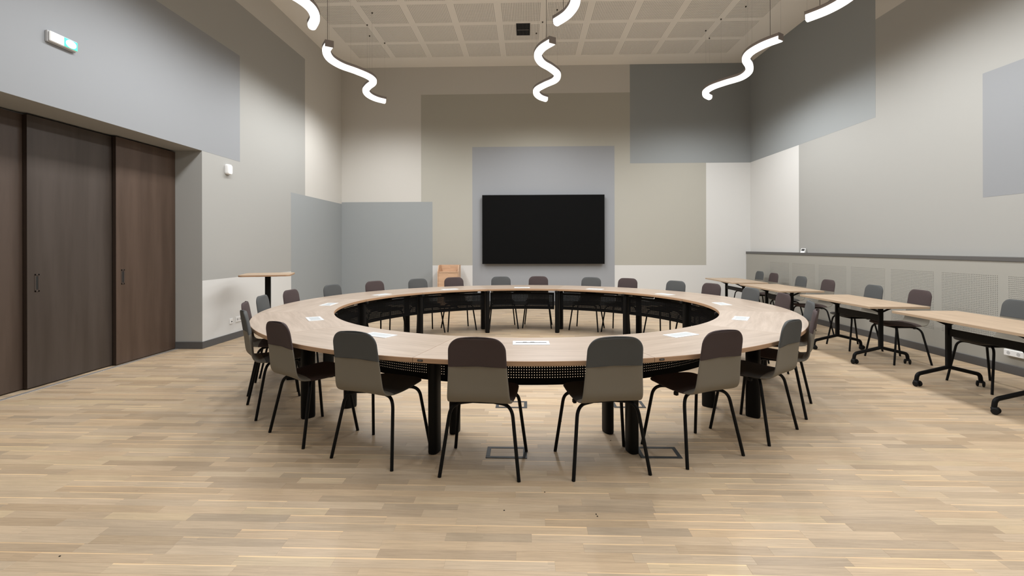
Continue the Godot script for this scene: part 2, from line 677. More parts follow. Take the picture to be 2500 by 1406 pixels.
func make_walls() -> void:
	# screen wall: local x = room x, the painted face looks along +z
	var wb := structure("wall_back", span(Vector3(-5.3, 0, -0.2), Vector3(6.0, CEIL + 0.05, 0)), M["paint_cream"], Vector3(0, 0, -DEPTH))
	var r := RIGHT
	paint(wb, "paint_blue_grey", LEFT, -2.36, 0.0, 2.572, 2)
	paint(wb, "paint_white", -2.36, -1.362, 0.0, 0.988, 1)
	paint(wb, "paint_greige", -2.643, -1.362, 2.572, 5.242, 1)
	paint(wb, "paint_greige", -2.36, -1.362, 0.988, 2.572, 1)
	paint(wb, "paint_greige", -1.362, 2.15, 3.928, 5.242, 1)
	paint(wb, "paint_greige", 2.15, 2.531, 0.99, 5.242, 1)
	paint(wb, "paint_greige", 2.531, 4.38, 0.99, 3.495, 1)
	paint(wb, "paint_lilac_grey", -1.362, 2.15, 0.0, 3.928, 2)
	paint(wb, "paint_white", 2.15, 4.38, 0.0, 0.99, 1)
	paint(wb, "paint_white", 4.38, r, 0.0, 3.495, 1)
	paint(wb, "paint_slate_grey", 2.531, r, 3.495, CEIL, 2)
	# door wall: local x = d, the painted face looks along local +z = room +x
	var st := begin()
	for q in [[FRONT - 0.2, 3.78, 0.0, CEIL + 0.05], [6.82, DEPTH, 0.0, CEIL + 0.05], [3.78, 6.82, 2.833, CEIL + 0.05]]:
		add_box(st, Vector3((q[0] + q[1]) * 0.5, (q[2] + q[3]) * 0.5, -0.275), Vector3(q[1] - q[0], q[3] - q[2], 0.55))
	add_box(st, Vector3(5.3, 1.42, -0.63), Vector3(3.5, 2.9, 0.16))
	var wl := structure("wall_left", done(st), M["paint_pale_greige"], Vector3(LEFT, 0, 0), PI / 2)
	paint(wl, "paint_cream", FRONT, 10.055, 5.39, CEIL, 1)
	paint(wl, "paint_cream", 10.055, DEPTH, 2.53, CEIL, 1)
	paint(wl, "paint_dove_grey", FRONT, 7.74, 2.834, 4.55, 1)
	paint(wl, "paint_white", 6.82, 9.44, 0.0, 0.973, 1)
	paint(wl, "paint_blue_grey", 9.44, DEPTH, 0.0, 2.53, 1)
	# casing wall: local x = distance from the far corner towards the camera
	var wr := structure("wall_right", span(Vector3(-0.3, 0, -0.2), Vector3(DEPTH - FRONT + 0.3, CEIL + 0.05, 0)), M["paint_greige"], Vector3(RIGHT, 0, -DEPTH), -PI / 2 + TILT)
	var dd := func(d: float) -> float: return DEPTH - d
	paint(wr, "paint_slate_grey", 0.0, dd.call(7.915), 3.497, CEIL, 2)
	paint(wr, "paint_white", 0.0, dd.call(10.02), 1.2, 3.497, 1)
	paint(wr, "paint_pale_greige", dd.call(10.02), dd.call(7.915), 1.2, 3.497, 1)
	paint(wr, "paint_pale_greige", dd.call(7.915), dd.call(FRONT), 1.2, 5.05, 1)
	paint(wr, "paint_cream", dd.call(7.915), dd.call(FRONT), 5.05, CEIL, 1)
	paint(wr, "paint_dove_grey", dd.call(6.137), dd.call(2.6), 2.042, 3.558, 2)
	# wall behind the camera
	structure("wall_front", span(Vector3(-5.3, 0, 0), Vector3(6.0, CEIL + 0.05, 0.2)), M["paint_pale_greige"], Vector3(0, 0, -FRONT))
	# skirtings
	var sk := 0.1
	structure("baseboard_back", span(Vector3(LEFT, 0, 0), Vector3(5.33, sk, 0.014), 0.003), M["skirting"], Vector3(0, 0, -DEPTH))
	var s2 := begin()
	add_box(s2, Vector3((6.82 + DEPTH) * 0.5, sk * 0.5, 0.007), Vector3(DEPTH - 6.82 + 0.028, sk, 0.014), 0.003)
	add_box(s2, Vector3(6.813, sk * 0.5, -0.19), Vector3(0.014, sk, 0.40), 0.003)
	add_box(s2, Vector3((3.78 + FRONT) * 0.5, sk * 0.5, 0.007), Vector3(3.78 - FRONT, sk, 0.014), 0.003)
	structure("baseboard_left", done(s2), M["skirting"], Vector3(LEFT, 0, 0), PI / 2)


# ---------------------------------------------------------------- sliding doors

func make_doors() -> void:
	# each leaf stands a little proud of the one nearer the camera
	var leaves := [[3.79, 4.84, -5.145], [4.80, 5.85, -5.095], [5.81, 6.815, -5.040]]
	for i in 3:
		var d0: float = leaves[i][0]
		var d1: float = leaves[i][1]
		var st := begin()
		var w := d1 - d0
		var hgt := 2.80
		# front face with upright grain
		var uv := func(z: float, y: float) -> Vector2: return Vector2(0.01 + y / 2.95, 0.01 + z / 3.4 + i * 0.33)
		for q in [[0.0, 0.0], [w, hgt], [0.0, hgt], [0.0, 0.0], [w, 0.0], [w, hgt]]:
			st.set_uv(uv.call(q[0], q[1]))
			st.add_vertex(Vector3(0.0, q[1] + 0.012, q[0]))
		var leaf := structure("door_%d" % (i + 1), done(st), M["door_wood_%d" % i], Vector3(leaves[i][2], 0, -d1))
		part("leaf_core", span(Vector3(-0.04, 0.012, 0.001), Vector3(-0.0006, hgt + 0.012, w - 0.001)), M["door_edge"], leaf)
		part("edge_strip", span(Vector3(-0.04, 0.012, w - 0.001), Vector3(0.0, hgt + 0.012, w + 0.0005)), M["door_edge"], leaf)
		if i > 0:
			var hz := w - 0.10
			var h := part("handle", done(handle_plate()), M["pull_plate"], leaf, Vector3(0, 1.085, hz))
			part("finger_slot", box(Vector3(0.0008, 0, 0), Vector3(0.002, 0.135, 0.020)), M["dark_slot"], h)


func handle_plate() -> SurfaceTool:
	var st := begin()
	for q in [[0.0, 0.085, 0.05, 0.016], [0.0, -0.085, 0.05, 0.016], [0.018, 0.0, 0.014, 0.186], [-0.018, 0.0, 0.014, 0.186]]:
		add_box(st, Vector3(0.0015, q[1], q[0]), Vector3(0.004, q[3], q[2]), 0.001)
	return st


# ---------------------------------------------------------------- radiator casing

func make_casing() -> void:
	# local x runs from the far corner towards the camera, local +z into the room
	var t := thing("radiator_casing", "long greige radiator casing with perforated panels and dark grey ledge", "radiator cover", Vector3(5.33, 0, -DEPTH + 0.012), -PI / 2 + TILT)
	var long := DEPTH - FRONT - 0.01
	var top := 1.27
	var y0 := 0.32
	var y1 := 1.115
	var z0 := -0.028
	var z1 := -0.010
	var st := begin()
	var first := 1.10
	var pitch := 0.87
	var wide := 0.77
	var n := 14
	add_box(st, Vector3(long * 0.5, (y1 + top) * 0.5, (z0 + z1) * 0.5), Vector3(long, top - y1, z1 - z0))
	add_box(st, Vector3(long * 0.5, y0 * 0.5, (z0 + z1) * 0.5), Vector3(long, y0, z1 - z0))
	add_box(st, Vector3(first * 0.5, (y0 + y1) * 0.5, (z0 + z1) * 0.5), Vector3(first, y1 - y0, z1 - z0))
	for k in n:
		var a := first + k * pitch + wide
		var b := a + pitch - wide if k < n - 1 else long
		add_box(st, Vector3((a + b) * 0.5, (y0 + y1) * 0.5, (z0 + z1) * 0.5), Vector3(b - a, y1 - y0, z1 - z0))
	part("front_board", done(st), M["casing_paint"], t)
	var ps := begin()
	add_perforated(ps, 0.0, wide, y0, y1, 0.006, wide - 0.006, y0 + 0.006, y1 - 0.006, 35, 36, 0.0075, -0.004, false, func(u, v, w): return Vector3(u, v, w))
	var pm := done(ps)
	for k in n:
		part("perforated_panel", pm, M["casing_paint"], t, Vector3(first + k * pitch, 0, z1))
	part("ledge", span(Vector3(0.0, top, -0.118), Vector3(long, 1.322, 0.0), 0.003), M["ledge_grey"], t)
	part("skirting", span(Vector3(0.0, 0.0, z1), Vector3(long, 0.1, z1 + 0.014), 0.003), M["skirting"], t)


# ---------------------------------------------------------------- lamps

func lamp_curve() -> Array:
	# plan of one wave, x against d, measured from the far lamp of the middle row
	var p := []
	for q in [[0.40, 7.62], [0.25, 7.86], [0.183, 8.17], [0.25, 8.48], [0.42, 8.75], [0.56, 9.06], [0.55, 9.36], [0.37, 9.62], [0.22, 9.89], [0.192, 10.17], [0.27, 10.42], [0.41, 10.585]]:
		p.append(Vector3(q[0] - 0.37, 0, -(q[1] - 9.1)))
	return spline(p, 6)


func sweep(path: Array, profile: Array) -> SurfaceTool:
	var st := begin()
	var rings := []
	for i in path.size():
		var t: Vector3 = (path[mini(i + 1, path.size() - 1)] - path[maxi(i - 1, 0)]).normalized()
		var side := t.cross(Vector3.UP).normalized()
		var ring := []
		for q in profile:
			ring.append(path[i] + side * q.x + Vector3.UP * q.y)
		rings.append(ring)
	add_loft(st, rings)
	return st


func make_lamps() -> void:
	var path := lamp_curve()
	var half := 0.063
	var prof := [Vector2(half, 0.03)]
	for k in 13:
		var a := PI * k / 12.0
		prof.append(Vector2(half * cos(a), -half * sin(a) * 0.9))
	prof.append(Vector2(-half, 0.03))
	var diffuser := done(sweep(path, prof))
	var hw := half + 0.004
	var housing := done(sweep(path, [Vector2(hw, 0.03), Vector2(-hw, 0.03), Vector2(-hw, 0.072), Vector2(-hw + 0.008, 0.08), Vector2(hw - 0.008, 0.08), Vector2(hw, 0.072)]))
	var cap := box(Vector3(0, 0.0, 0), Vector3(hw * 2, 0.11, 0.012), 0.003)
	var wire_mesh := tube([Vector3(0, 0.08, 0), Vector3(0, CEIL - 4.65, 0)], 0.0007, 6)
	var cable_mesh := tube([Vector3(0, 0.08, 0), Vector3(0, CEIL - 4.65, 0)], 0.0035, 8)
	var rose := tube([Vector3(0, CEIL - 4.65 - 0.02, 0), Vector3(0, CEIL - 4.65, 0)], 0.014, 10)
	var cols := [[-3.16, "on the door side"], [0.37, "on the centre line"], [3.88, "on the radiator side"]]
	for row in 3:
		for c in cols:
			var label := "glowing wave-shaped pendant lamp %s, %s" % [c[1], ["in the row by the screen wall", "in the middle row", "in the added row opposite the screen wall"][row]]
			var t := thing("wave_pendant_lamp", label, "pendant lamp", Vector3(c[0] + (0.08 if row == 1 else 0.0), 4.65, [-9.1, -5.475, -1.86][row]), PI if row == 1 else 0.0, "wave-shaped pendant lamps")
			# unseen row over the camera, added to brighten the floor; weaker towards the doors
			var level: float = 1.0 if row < 2 else [0.4, 0.85, 1.0][cols.find(c)]
			part("housing", housing, M["lamp_housing"], t)
			part("diffuser", diffuser, M["lamp_glow"], t)
			for e in [0, path.size() - 1]:
				var dir: Vector3 = (path[1] - path[0]) if e == 0 else (path[e] - path[e - 1])
				var o := part("end_cap", cap, M["lamp_housing"], t, path[e] + Vector3(0, 0.026, 0))
				o.rotation.y = atan2(dir.x, dir.z)
			for k in 7:
				var p: Vector3 = path[int(round(k * (path.size() - 1) / 6.0))]
				part("suspension_wire", wire_mesh, M["aluminium"], t, p)
				part("ceiling_rose", rose, M["wire"], t, p)
			part("power_cable", cable_mesh, M["wire"], t, path[4] + Vector3(0.01, 0, 0))
			var n := 7
			for k in n:
				var l := SpotLight3D.new()
				l.name = "tube_light"
				l.light_color = LAMP_COLOR
				l.light_energy = LAMP_ENERGY * level
				l.light_size = 0.05
				l.spot_angle = 90.0
				l.spot_angle_attenuation = 0.72
				l.spot_range = 25.0
				l.spot_attenuation = 2.0
				l.shadow_enabled = true
				t.add_child(l, true)
				l.position = path[int(round((k + 0.5) * (path.size() - 1) / n))] + Vector3(0, -0.112, 0)
				l.rotation.x = -PI / 2


# ---------------------------------------------------------------- ring table

func ring_point(deg: float, r: float, y := 0.0) -> Vector3:
	# 0 degrees looks towards the camera, angles grow towards the radiator casing
	var a := deg_to_rad(deg)
	return Vector3(sin(a) * r, y, cos(a) * r)


func make_ring_table() -> void:
	var t := thing("ring_table", "large ring-shaped conference table with pale oak top and black legs", "table", RING)
	var ro := 3.0
	var ri := 2.215
	var y0 := 0.708
	var y1 := 0.74
	var gap := 0.025
	var steps := 14
	# one twelfth of the top: surface with straight grain, and its edge band
	var top := begin()
	var rim := begin()
	var ch := 0.0025
	for k in steps:
		var q := []
		for e in [k, k + 1]:
			q.append(lerpf(-15.0 + gap, 15.0 - gap, float(e) / steps))
		var quads := [[ri + ch, ro - ch, y1, y1]]
		for s in quads:
			var pts := [ring_point(q[0], s[0], s[2]), ring_point(q[0], s[1], s[3]), ring_point(q[1], s[1], s[3]), ring_point(q[1], s[0], s[2])]
			for idx in [0, 2, 1, 0, 3, 2]:
				var v: Vector3 = pts[idx]
				top.set_uv(Vector2(v.x * 0.6 + 0.52, v.z * 0.6))
				top.add_vertex(v)
		var loop := [[ro - ch, y1], [ro, y1 - ch], [ro, y0 + ch], [ro - ch, y0], [ri + ch, y0], [ri, y0 + ch], [ri, y1 - ch], [ri + ch, y1]]
		for m in 7:
			quad(rim, ring_point(q[0], loop[m][0], loop[m][1]), ring_point(q[0], loop[m + 1][0], loop[m + 1][1]), ring_point(q[1], loop[m + 1][0], loop[m + 1][1]), ring_point(q[1], loop[m][0], loop[m][1]))
	for e in [-15.0 + gap, 15.0 - gap]:
		quad(rim, ring_point(e, ri + ch, y0), ring_point(e, ro - ch, y0), ring_point(e, ro - ch, y1), ring_point(e, ri + ch, y1))
	var top_mesh := done(top)
	var rim_mesh := done(rim)
	# perforated modesty panel, curved along the inner edge
	var rp := 2.285
	var panel_mesh := done(panel_sheet(rp))
	# legs of flattened section
	var leg_st := begin()
	var rings := []
	for y in [0.0, 0.012, y0]:
		var ring := []
		for k in 16:
			var a := TAU * k / 16.0
			var s := 0.94 if y == 0.0 else 1.0
			ring.append(Vector3(0.036 * s * signf(cos(a)) * pow(absf(cos(a)), 0.7), y, 0.058 * s * signf(sin(a)) * pow(absf(sin(a)), 0.7)))
		rings.append(ring)
	add_loft(leg_st, rings)
	var leg_mesh := done(leg_st)
	var beam := box(Vector3.ZERO, Vector3(0.05, 0.03, 0.62), 0.003)
	var rail := box(Vector3.ZERO, Vector3(0.62, 0.034, 0.03), 0.002)
	var tray := box(Vector3.ZERO, Vector3(0.30, 0.05, 0.13), 0.004)
	for k in 12:
		var mid := 1.4 + 30.0 * k
		var seg := part("tabletop", top_mesh, M["table_oak_%d" % [0, 1, 2, 1, 0, 2, 1, 0, 1, 2, 0, 1][k]], t)
		seg.rotation.y = deg_to_rad(mid)
		part("edge_band", rim_mesh, M["table_edge"], seg)
		var pn := part("modesty_panel", panel_mesh, M["black_panel"], t)
		pn.rotation.y = deg_to_rad(mid)
		for q in [[-6.2, 2.31], [7.6, 2.31]]:
			var rl := part("rail", rail, M["black_steel"], t, ring_point(mid + q[0], q[1], 0.69))
			rl.rotation.y = deg_to_rad(mid + q[0])
			rl.scale.x = 0.62
		var joint := mid + 15.0 + (0.7 if k in [1, 2] else 0.4 if k == 0 else 0.0)
		for r in [2.285, 2.665]:
			var lg := part("leg", leg_mesh, M["black_steel"], t, ring_point(joint, r))
			lg.rotation.y = deg_to_rad(joint)
		var bm := part("leg_beam", beam, M["black_steel"], t, ring_point(joint, 2.50, y0 - 0.016))
		bm.rotation.y = deg_to_rad(joint)
		# power port let into the top
		var pf := begin()
		for q in [[0.0, 0.058, 0.27, 0.024], [0.0, -0.058, 0.27, 0.024], [0.124, 0.0, 0.022, 0.10], [-0.124, 0.0, 0.022, 0.10]]:
			add_box(pf, Vector3(q[0], 0.0015, q[1]), Vector3(q[2], 0.005, q[3]), 0.001)
		var port := part("power_port", done(pf), M["port_white"], t, ring_point(mid, 2.43, y1))
		port.rotation.y = deg_to_rad(mid)
		if k == 0:
			part("lid", box(Vector3(0, 0.0015, 0.026), Vector3(0.224, 0.003, 0.04), 0.001), M["port_white"], port)
			part("lid", box(Vector3(0, 0.0015, -0.030), Vector3(0.224, 0.003, 0.034), 0.001), M["port_white"], port)
			part("open_slot", box(Vector3(0, 0.0012, -0.004), Vector3(0.224, 0.003, 0.022)), M["black_rubber"], port)
			for x in [-0.045, 0.01]:
				part("plug", box(Vector3(x, 0.005, -0.004), Vector3(0.03, 0.010, 0.012), 0.003), M["socket_grey"], port)
		else:
			part("lid", box(Vector3(0, 0.0012, 0), Vector3(0.226, 0.003, 0.092), 0.001), M["port_lid"], port)
		part("cable_tray", tray, M["black_steel"], t, ring_point(mid, 2.43, y0 - 0.028)).rotation.y = deg_to_rad(mid)
		if k in [0, 1, 2, 11]:
			var pl := part("maker_plate", box(Vector3.ZERO, Vector3(0.036, 0.013, 0.002), 0.0005), M["dark_slot"], t, ring_point(mid - 14.0, ro + 0.0008, 0.724))
			pl.rotation.y = deg_to_rad(mid - 14.0)
			part("plate_lettering", box(Vector3(0, 0, 0.001), Vector3(0.024, 0.003, 0.0006)), M["aluminium"], pl)


func panel_sheet(rp: float) -> SurfaceTool:
	# worked in metres along the arc
	var st := begin()
	var k := deg_to_rad(1.0) * rp
	var e := 13.7 * k
	var f := 12.95 * k
	add_perforated(st, -e, e, 0.39, 0.672, -f, f, 0.437, 0.637, 52, 10, 0.0058, -0.0025, true, func(u, v, w): return ring_point(rad_to_deg(u / rp), rp - w, v))
	return st


# ---------------------------------------------------------------- chairs

var chair_proto := {}


func shell_row(y: float, z: float, ty: float, tz: float, half: float, thick: float, bulge: float) -> Array:
	# one cross-section of the shell: a flattened oval across the chair, n = normal of the profile
	var n := Vector3(0, -tz, ty).normalized()
	var ring := []
	var cnt := 24
	for k in cnt:
		var a := TAU * k / cnt
		var cx := signf(cos(a)) * pow(absf(cos(a)), 0.55)
		var sn := signf(sin(a)) * pow(absf(sin(a)), 0.8)
		var x := half * cx
		var b := bulge * (1.0 - cx * cx)
		ring.append(Vector3(x, y, z) + n * (sn * thick * 0.5 + b))
	return ring


func make_chair_proto(kind: String) -> Node3D:
	var root := Node3D.new()
	# profile from the top of the back down and forward to the front of the seat: z, y, half width, bulge
	var prof := [[0.292, 0.895, 0.178, 0.020], [0.283, 0.84, 0.180, 0.022], [0.274, 0.78, 0.182, 0.024], [0.264, 0.715, 0.184, 0.026], [0.255, 0.65, 0.188, 0.026], [0.247, 0.585, 0.193, 0.024], [0.240, 0.535, 0.197, 0.020], [0.228, 0.502, 0.200, 0.016], [0.205, 0.480, 0.203, 0.012], [0.170, 0.470, 0.206, 0.010], [0.10, 0.465, 0.210, 0.009], [0.02, 0.465, 0.213, 0.007], [-0.07, 0.470, 0.214, 0.004], [-0.15, 0.476, 0.212, 0.002], [-0.215, 0.476, 0.206, 0.0], [-0.245, 0.470, 0.198, 0.0]]
	var pts := []
	for q in prof:
		pts.append(Vector3(q[2], q[1], q[0]))
	var fine := spline(pts, 4)
	var bul := []
	for i in prof.size() - 1:
		for k in 4:
			bul.append(lerpf(prof[i][3], prof[i + 1][3], k / 4.0))
	bul.append(0.0)
	# length along the profile
	var run := [0.0]
	for i in range(1, fine.size()):
		run.append(run[i - 1] + Vector2(fine[i].y - fine[i - 1].y, fine[i].z - fine[i - 1].z).length())
	var total: float = run[run.size() - 1]
	var sections := [["headrest_cover", 0.0, 0.187, 0.030, "fabric_" + kind], ["backrest", 0.187, 0.50, 0.025, "fabric_taupe"], ["seat", 0.50, total, 0.030, "seat_" + kind]]
	for s in sections:
		var rings := []
		var marks := []
		var steps := 22 if s[0] != "backrest" else 16
		for k in steps + 1:
			var f := float(k) / steps
			if s[0] == "headrest_cover":
				f = f * f
			elif s[0] == "seat":
				f = 1.0 - (1.0 - f) * (1.0 - f)
			marks.append(lerpf(s[1], s[2], f))
		for m in marks:
			var i := 0
			while i < run.size() - 2 and run[i + 1] < m:
				i += 1
			var f := clampf((m - run[i]) / (run[i + 1] - run[i]), 0.0, 1.0)
			var p: Vector3 = fine[i].lerp(fine[i + 1], f)
			var tg: Vector3 = fine[mini(i + 1, fine.size() - 1)] - fine[i]
			var b := lerpf(bul[i], bul[i + 1], f)
			var half := p.x
			var th: float = s[3]
			# rounded corners at the top of the back and the front of the seat
			for e in [[m, 0.085], [total - m, 0.075]]:
				if e[0] < e[1]:
					half += -e[1] + sqrt(maxf(e[1] * e[1] - pow(e[1] - e[0], 2.0), 0.0))
				if e[0] < 0.016:
					th *= sqrt(clampf(1.0 - pow(1.0 - e[0] / 0.016, 2.0), 0.02, 1.0))
			rings.append(shell_row(p.y, p.z, tg.y, tg.z, half, th, -b if false else b))
		var st := begin()
		add_loft(st, rings)
		part(s[0], done(st), M[s[4]], root)
	# underframe and legs
	part("underframe", box(Vector3(0, 0.438, -0.02), Vector3(0.22, 0.022, 0.20), 0.006), M["black_steel"], root)
	for s in [-1.0, 1.0]:
		var rear := bend([Vector3(0.06 * s, 0.436, 0.06), Vector3(0.198 * s, 0.440, 0.135), Vector3(0.252 * s, 0.0, 0.222)], 0.085, 7)
		var front := bend([Vector3(0.06 * s, 0.436, -0.08), Vector3(0.205 * s, 0.446, -0.160), Vector3(0.256 * s, 0.0, -0.228)], 0.075, 7)
		part("leg", tube(rear, 0.0115, 10), M["black_steel"], root)
		part("leg", tube(front, 0.0115, 10), M["black_steel"], root)
	part("linking_clip", box(Vector3(-0.198, 0.444, 0.06), Vector3(0.024, 0.026, 0.03), 0.004), M["black_rubber"], root)
	return root


func place_chair(kind: String, at: Vector3, turn: float, label: String, group: String) -> void:
	if not chair_proto.has(kind):
		chair_proto[kind] = make_chair_proto(kind)
	var c: Node3D = chair_proto[kind].duplicate()
	c.name = numbered("%s_topped_chair" % kind)
	add_child(c)
	c.position = at
	c.rotation.y = turn
	tag(c, label, "chair", group)


const ORDER := ["first", "second", "third", "fourth", "fifth", "sixth", "seventh", "eighth", "ninth", "tenth", "eleventh", "twelfth"]


func make_chairs() -> void:
	# clockwise seen from above, starting in front of the lectern: angle round the ring, distance of the seat centre
	var spots := [205.0, 188.6, 175.6, 157.2, 145.0, 128.3, 116.2, 100.7, 87.0, 71.0, 56.4, 41.1, 25.6, 10.8, 354.8, 338.9, 323.6, 307.3, 292.2, 279.3, 265.4, 248.8, 233.2, 217.8]
	var far := {0: 0.02, 2: 0.06, 4: 0.05, 6: 0.05, 5: 0.03}
	for i in spots.size():
		var kind := "brown" if i % 2 == 0 else "grey"
		var r: float = 2.785 + far.get(i, 0.0)
		var label := "%s topped taupe chair at the ring table, %s %s one clockwise from the lectern" % ["dark brown" if kind == "brown" else "charcoal grey", ORDER[i / 2], kind]
		place_chair(kind, RING + ring_point(spots[i], r), deg_to_rad(spots[i]), label, "chairs around the ring table")
	# chairs between the folding tables and the casing, facing the ring
	var side := [["grey", 4.88, 10.98, 0], ["brown", 4.82, 10.24, 0], ["grey", 4.77, 9.14, 1], ["brown", 4.70, 8.22, 1], ["grey", 4.66, 7.10, 2], ["brown", 4.68, 6.31, 2], ["grey", 4.75, 5.14, 3], ["brown", 4.74, 4.30, 3]]
	for s in side:
		var label := "%s topped chair behind the %s folding table from the screen wall" % ["dark brown" if s[0] == "brown" else "charcoal grey", ORDER[s[3]]]
		place_chair(s[0], Vector3(s[1], 0, -s[2]), PI / 2, label, "chairs behind the folding tables")


# ---------------------------------------------------------------- folding tables

func make_folding_tables() -> void:
	var mids := [10.36, 8.57, 6.555, 4.75]
	var wide := 0.70
	var long := 1.46
	# top with grain along the table
	var top := begin()
	add_slab(top, round_rect(wide, long, 0.012, 3), 0.715, 0.7395, 0.0015)
	var top_mesh := done(top)
	var face_st := begin()
	for q in [[-1, -1], [1, -1], [1, 1], [-1, -1], [1, 1], [-1, 1]]:
		var v := Vector3(q[0] * (wide * 0.5 - 0.003), 0.74, q[1] * (long * 0.5 - 0.003))
		face_st.set_uv(Vector2(v.z * 0.6 + 0.5, v.x * 0.6 + 0.5))
		face_st.add_vertex(v)
	var face_mesh := done(face_st)
	var column := box(Vector3(0, 0.44, 0), Vector3(0.05, 0.52, 0.036), 0.006)
	var foot := {}
	for s in [-1.0, 1.0]:
		foot[s] = tube(bend([Vector3(0, 0.20, 0), Vector3(0.315 * s, 0.125, 0), Vector3(0.325 * s, 0.055, 0)], 0.07, 7), 0.02, 10)
	var strut := {}
	for s in [-1.0, 1.0]:
		strut[s] = tube([Vector3(0, 0.63, 0), Vector3(0.17 * s, 0.705, 0)], 0.012, 8)
	var bracket := box(Vector3(0, 0.705, 0), Vector3(0.46, 0.016, 0.04), 0.003)
	var beam := box(Vector3(0, 0.56, 0), Vector3(0.022, 0.075, 0.84), 0.004)
	var wheel_st := begin()
	add_loft(wheel_st, disc_rings(0.03, 0.03))
	var wheel := done(wheel_st)
	var fork_st := begin()
	add_box(fork_st, Vector3(0, 0.05, 0.006), Vector3(0.045, 0.022, 0.052), 0.006)
	add_tube(fork_st, [Vector3(0, 0.04, 0), Vector3(0, 0.075, 0)], 0.012, 8)
	var fork := done(fork_st)
	for i in mids.size():
		var t := thing("folding_table", "oak topped folding table on black castors, %s from the screen wall" % ORDER[i], "table", Vector3(4.35, 0, -mids[i]), 0.0, "folding tables along the radiator casing")
		var tp := part("tabletop", top_mesh, M["folding_top"], t)
		part("laminate", face_mesh, M["folding_top"], tp)
		part("crossbeam", beam, M["black_steel"], t)
		for z in [-0.42, 0.42]:
			part("column", column, M["black_steel"], t, Vector3(0, 0, z))
			part("bracket", bracket, M["black_steel"], t, Vector3(0, 0, z))
			for s in [-1.0, 1.0]:
				part("foot", foot[s], M["black_steel"], t, Vector3(0, 0, z))
				part("strut", strut[s], M["black_steel"], t, Vector3(0, 0, z))
				var cs := part("castor", fork, M["black_rubber"], t, Vector3(0.325 * s, 0, z))
				cs.rotation.y = [0.6, -0.9, 1.3, 0.2][(i + int(s > 0) * 2 + int(z > 0)) % 4]
				part("wheel", wheel, M["black_rubber"], cs, Vector3(0.014, 0.03, 0.012))
				part("wheel", wheel, M["black_rubber"], cs, Vector3(-0.034, 0.03, 0.012))


func disc_rings(r: float, w: float) -> Array:
	# a wheel turning about x, from x = -w/3 to w
	var rings := []
	for q in [[0.0, 0.7], [0.12, 0.95], [0.3, 1.0], [0.55, 0.95], [0.67, 0.7]]:
		var ring := []
		for k in 14:
			var a := TAU * k / 14.0
			ring.append(Vector3(q[0] * w, cos(a) * r * q[1], sin(a) * r * q[1]))
		rings.append(ring)
	return rings


# ---------------------------------------------------------------- other furniture

func make_screen() -> void:
	var t := thing("video_screen", "wide black video screen mounted on the grey-painted wall", "screen", Vector3(0.39, 1.873, -DEPTH))
	part("mount_box", span(Vector3(-1.40, -0.74, 0.003), Vector3(1.40, 0.74, 0.07)), M["screen_frame"], t)
	part("frame", span(Vector3(-1.498, -0.848, 0.07), Vector3(1.498, 0.848, 0.125), 0.004), M["screen_frame"], t)
	part("display", span(Vector3(-1.488, -0.838, 0.1255), Vector3(1.488, 0.838, 0.1275)), M["screen_black"], t)


func make_lectern() -> void:
	var t := thing("lectern_cabinet", "light oak lectern cabinet with raised sides against the screen wall", "lectern", Vector3(-1.885, 0, -11.70))
	var m: Material = M["lectern_oak"]
	var w := 0.50
	var d := 0.40
	var th := 0.019
	# sides with a sloping front edge above the shelf
	for s in [-1.0, 1.0]:
		var st := begin()
		var out := [[0.02, d * 0.5], [0.865, d * 0.5], [1.01, d * 0.5 - 0.10], [1.01, -d * 0.5], [0.02, -d * 0.5]]
		var a := []
		var b := []
		for q in out:
			a.append(Vector3(s * (w * 0.5 - th), q[0], q[1]))
			b.append(Vector3(s * w * 0.5, q[0], q[1]))
		add_loft(st, [a, b], true, false)
		part("side_panel", done(st), m, t)
	part("back_panel", span(Vector3(-w * 0.5 + th, 0.02, -d * 0.5), Vector3(w * 0.5 - th, 1.01, -d * 0.5 + th), 0.001), m, t)
	part("shelf", span(Vector3(-w * 0.5 + th, 0.835, -d * 0.5 + th), Vector3(w * 0.5 - th, 0.855, d * 0.5 - 0.002), 0.001), m, t)
	part("door", span(Vector3(-w * 0.5 + th + 0.003, 0.05, d * 0.5 - 0.022), Vector3(w * 0.5 - th - 0.003, 0.828, d * 0.5 - 0.003), 0.0015), m, t)
	part("plinth", span(Vector3(-w * 0.5 + 0.02, 0.0, -d * 0.5 + 0.01), Vector3(w * 0.5 - 0.02, 0.05, d * 0.5 - 0.04)), M["black_panel"], t)


func make_bistro_table() -> void:
	var t := thing("bistro_table", "tall standing table with square oak top on a black post", "table", Vector3(-3.97, 0, -7.33), deg_to_rad(20.0))
	var st := begin()
	add_slab(st, round_rect(0.70, 0.70, 0.07, 6), 1.018, 1.043, 0.003)
	part("tabletop", done(st), M["table_edge"], t)
	var fs := begin()
	var o := round_rect(0.69, 0.69, 0.067, 6)
	for k in o.size():
		for v in [Vector3.ZERO, o[k], o[(k + 1) % o.size()]]:
			fs.set_uv(Vector2(v.x * 0.7 + 0.5, v.z * 0.7 + 0.5))
			fs.add_vertex(Vector3(v.x, 1.0436, v.z))
	part("veneer", done(fs), M["folding_top"], t)
	part("post", box(Vector3(0, 0.51, 0), Vector3(0.075, 1.0, 0.075), 0.006), M["black_steel"], t)
	part("mounting_plate", box(Vector3(0, 1.012, 0), Vector3(0.3, 0.012, 0.3), 0.002), M["black_steel"], t)
	var bs := begin()
	add_slab(bs, round_rect(0.48, 0.48, 0.03, 4), 0.0, 0.014, 0.003)
	part("base_plate", done(bs), M["black_steel"], t)


# ---------------------------------------------------------------- small fittings

